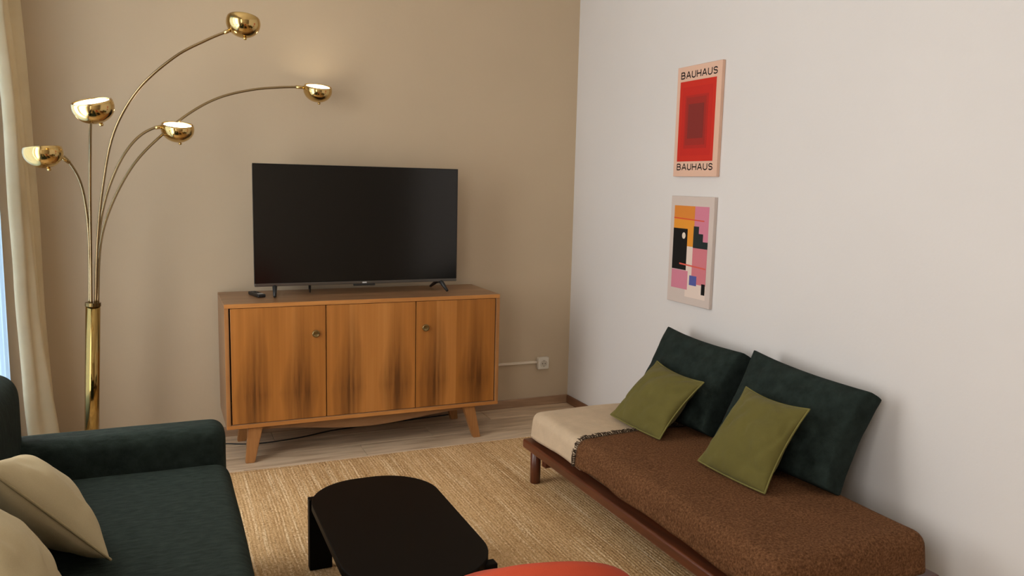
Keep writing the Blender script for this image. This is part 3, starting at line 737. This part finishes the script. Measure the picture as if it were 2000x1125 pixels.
# u runs left to right as seen from the room (towards the viewer), v runs down
def uv(u, v, d): return (-.020-d, PWD/2-u*PWD, PH*(1-v))
def patch(r, name, poly, d, col):
    bm = B(); f = [bm.verts.new(uv(u, v, d)) for u, v in poly]; b = [bm.verts.new(uv(u, v, -.0005)) for u, v in poly]; n = len(poly)
    bm.faces.new(f)
    for k in range(n): bm.faces.new((f[k], b[k], b[(k+1) % n], f[(k+1) % n]))
    bmesh.ops.recalc_face_normals(bm, faces=bm.faces[:])
    return obj(name, bm, ink(*col), r)
def rect(r, name, u0, v0, u1, v1, d, col): return patch(r, name, [(u0, v0), (u1, v0), (u1, v1), (u0, v1)], d, col)
def arcp(cx, cy, rx, ry, a0, a1, n=8): return [(cx+rx*math.cos(math.radians(a0+(a1-a0)*k/n)), cy+ry*math.sin(math.radians(a0+(a1-a0)*k/n))) for k in range(n+1)]
GL = {   # strokes in a 1 x 1 cell, y up
 'B': [[(0, 0), (0, 1), (.45, 1)] + arcp(.45, .76, .3, .24, 90, -90) + [(0, .52)], [(.45, .52)] + arcp(.48, .26, .34, .26, 90, -90) + [(0, 0)]],
 'A': [[(0, 0), (.42, 1), (.50, 1), (.92, 0)], [(.16, .32), (.76, .32)]],
 'U': [[(0, 1), (0, .34)] + arcp(.4, .34, .4, .34, 180, 360, 12) + [(.8, 1)]],
 'H': [[(0, 0), (0, 1)], [(.8, 0), (.8, 1)], [(0, .5), (.8, .5)]],
 'S': [[(.74, .84)] + arcp(.40, .76, .36, .24, 40, 270, 12) + arcp(.40, .26, .38, .26, 90, -145, 12)]}
def word(r, txt, u0, u1, v0, v1, d, col, wt=.2):
    wd = {'B': .82, 'A': .92, 'U': .8, 'H': .8, 'S': .78}; gap = .34; tot = sum(wd[c] for c in txt)+gap*(len(txt)-1)
    sw = (u1-u0)*PWD/tot; shh = (v1-v0)*PH; x = 0
    for c in txt:
        bm = B()
        for st in GL[c]:
            P_ = [Vector((PWD/2-(u0*PWD+(x+a)*sw), 0, PH*(1-v1)+b*shh)) for a, b in st]; hw_ = wt*shh/2*1.0
            for i, (p, q_) in enumerate(zip(P_, P_[1:])):
                t = (q_-p).normalized(); nn = Vector((t.z, 0, -t.x))*hw_; e = t*hw_*.6
                vs4 = [p-e+nn, q_+e+nn, q_+e-nn, p-e-nn]
                bm.faces.new([bm.verts.new((-.020-d-.00002*i, v.x, v.z)) for v in vs4])
        bmesh.ops.recalc_face_normals(bm, faces=bm.faces[:])
        obj('letter', bm, ink(*col), r); x += wd[c]+gap
YC = -1.289
p1 = canvas('canvas_print', YC, 2.046, M['canvas_pink'], 'pink canvas print with nested red rectangles, the upper of two')
for k, (a, b, c_, d_, col) in enumerate(((.08, .135, .90, .862, (200, 48, 36)), (.145, .19, .83, .81, (194, 44, 36)), (.22, .265, .745, .745, (176, 44, 38)), (.25, .285, .70, .715, (158, 46, 40)), (.30, .345, .655, .655, (130, 48, 44)))):
    rect(p1, 'red_rectangle', a, b, c_, d_, .0004+.0003*k, col)
word(p1, 'BAUHAUS', .095, .905, .052, .106, .0006, (28, 20, 22)); word(p1, 'BAUHAUS', .095, .905, .886, .938, .0006, (28, 20, 22))
p2 = canvas('canvas_print', YC, 1.402, M['canvas_grey'], 'grey canvas print of abstract orange, pink and black blocks, the lower of two')
CRM = (226, 208, 196)
def cb(u0, v0, u1, v1, lay, col): rect(p2, 'colour_block', u0, v0, u1, v1, .0003+.0003*lay, col)
cb(.09, .088, .58, .46, 0, (226, 150, 52)); cb(.09, .088, .58, .205, 1, (216, 134, 56)); cb(.58, .088, .90, .47, 0, (208, 128, 150))
cb(.43, .46, .90, .93, 0, CRM); cb(.57, .468, .90, .80, 1, (206, 122, 132)); cb(.09, .69, .48, .865, 1, (208, 130, 150)); cb(.09, .30, .43, .685, 2, (22, 20, 20))
patch(p2, 'step_block', [(.57, .27), (.69, .27), (.69, .335), (.79, .335), (.79, .405), (.90, .405), (.90, .467), (.57, .467)], .0009, (36, 46, 46))
patch(p2, 'oval', [(u, v) for u, v in arcp(.345, .365, .042, .030, 0, 337.5, 15)], .0012, (228, 214, 196))
patch(p2, 'red_bar', [(.09, .198), (.80, .213), (.80, .222), (.09, .210)], .0012, (214, 84, 56)); patch(p2, 'red_bar', [(.27, .622), (.88, .640), (.88, .652), (.27, .636)], .0014, (216, 96, 80))
cb(.525, .725, .69, .815, 3, (84, 92, 158)); cb(.81, .785, .89, .885, 3, (20, 18, 18))

# ------------------------------------------------------------------ coral chair in the foreground
ch = thing('armchair', (-1.715, -3.0, .0115), 'coral upholstered chair with rounded back at the lower edge', 'chair', rz=math.radians(-14))
def shell(bm, a0, a1, rad, z0, ztop, th, n=28, mrows=12):
    G2 = {}
    for s in (0, 1):
        for i in range(n+1):
            u = i/n; a = a0+(a1-a0)*u; e = 2*u-1
            top = z0+(ztop-z0)*(1-abs(e)**2.2)**.55 if abs(e) < 1 else z0
            for j in range(mrows+1):
                v = j/mrows; z = z0+(top-z0)*v; k = math.sqrt(max(0, 1-(2*v-1)**6))*math.sqrt(max(0, 1-e**8))
                rr = rad + .05*v + (1 if s else -1)*th/2*k
                G2[s, i, j] = bm.verts.new((rr*math.sin(a), -rr*math.cos(a), z))
    for s in (0, 1):
        for i in range(n):
            for j in range(mrows):
                f = [G2[s, i, j], G2[s, i+1, j], G2[s, i+1, j+1], G2[s, i, j+1]]; bm.faces.new(f if s else f[::-1])
    bmesh.ops.remove_doubles(bm, verts=bm.verts[:], dist=.0004); bmesh.ops.recalc_face_normals(bm, faces=bm.faces[:])
bm = B(); shell(bm, math.radians(-62), math.radians(62), .25, .36, .722, .065)
o = obj('backrest', bm, M['coral'], ch, smooth=True); ms = o.modifiers.new('sub', 'SUBSURF'); ms.levels = 1; ms.render_levels = 1
bm = B(); lathe(bm, [(0, .33), (.20, .33), (.235, .345), (.248, .38), (.242, .42), (.215, .442), (.12, .45), (0, .452)], 48); obj('seat', bm, M['coral'], ch, smooth=True)
for sx in (-1, 1):
    for sy in (-1, 1):
        bm = B(); tube(bm, [(sx*.13, sy*.13, .33), (sx*.20, sy*.20, 0)], [.013, .009], 12); obj('leg', bm, M['chair_leg'], ch, smooth=True)
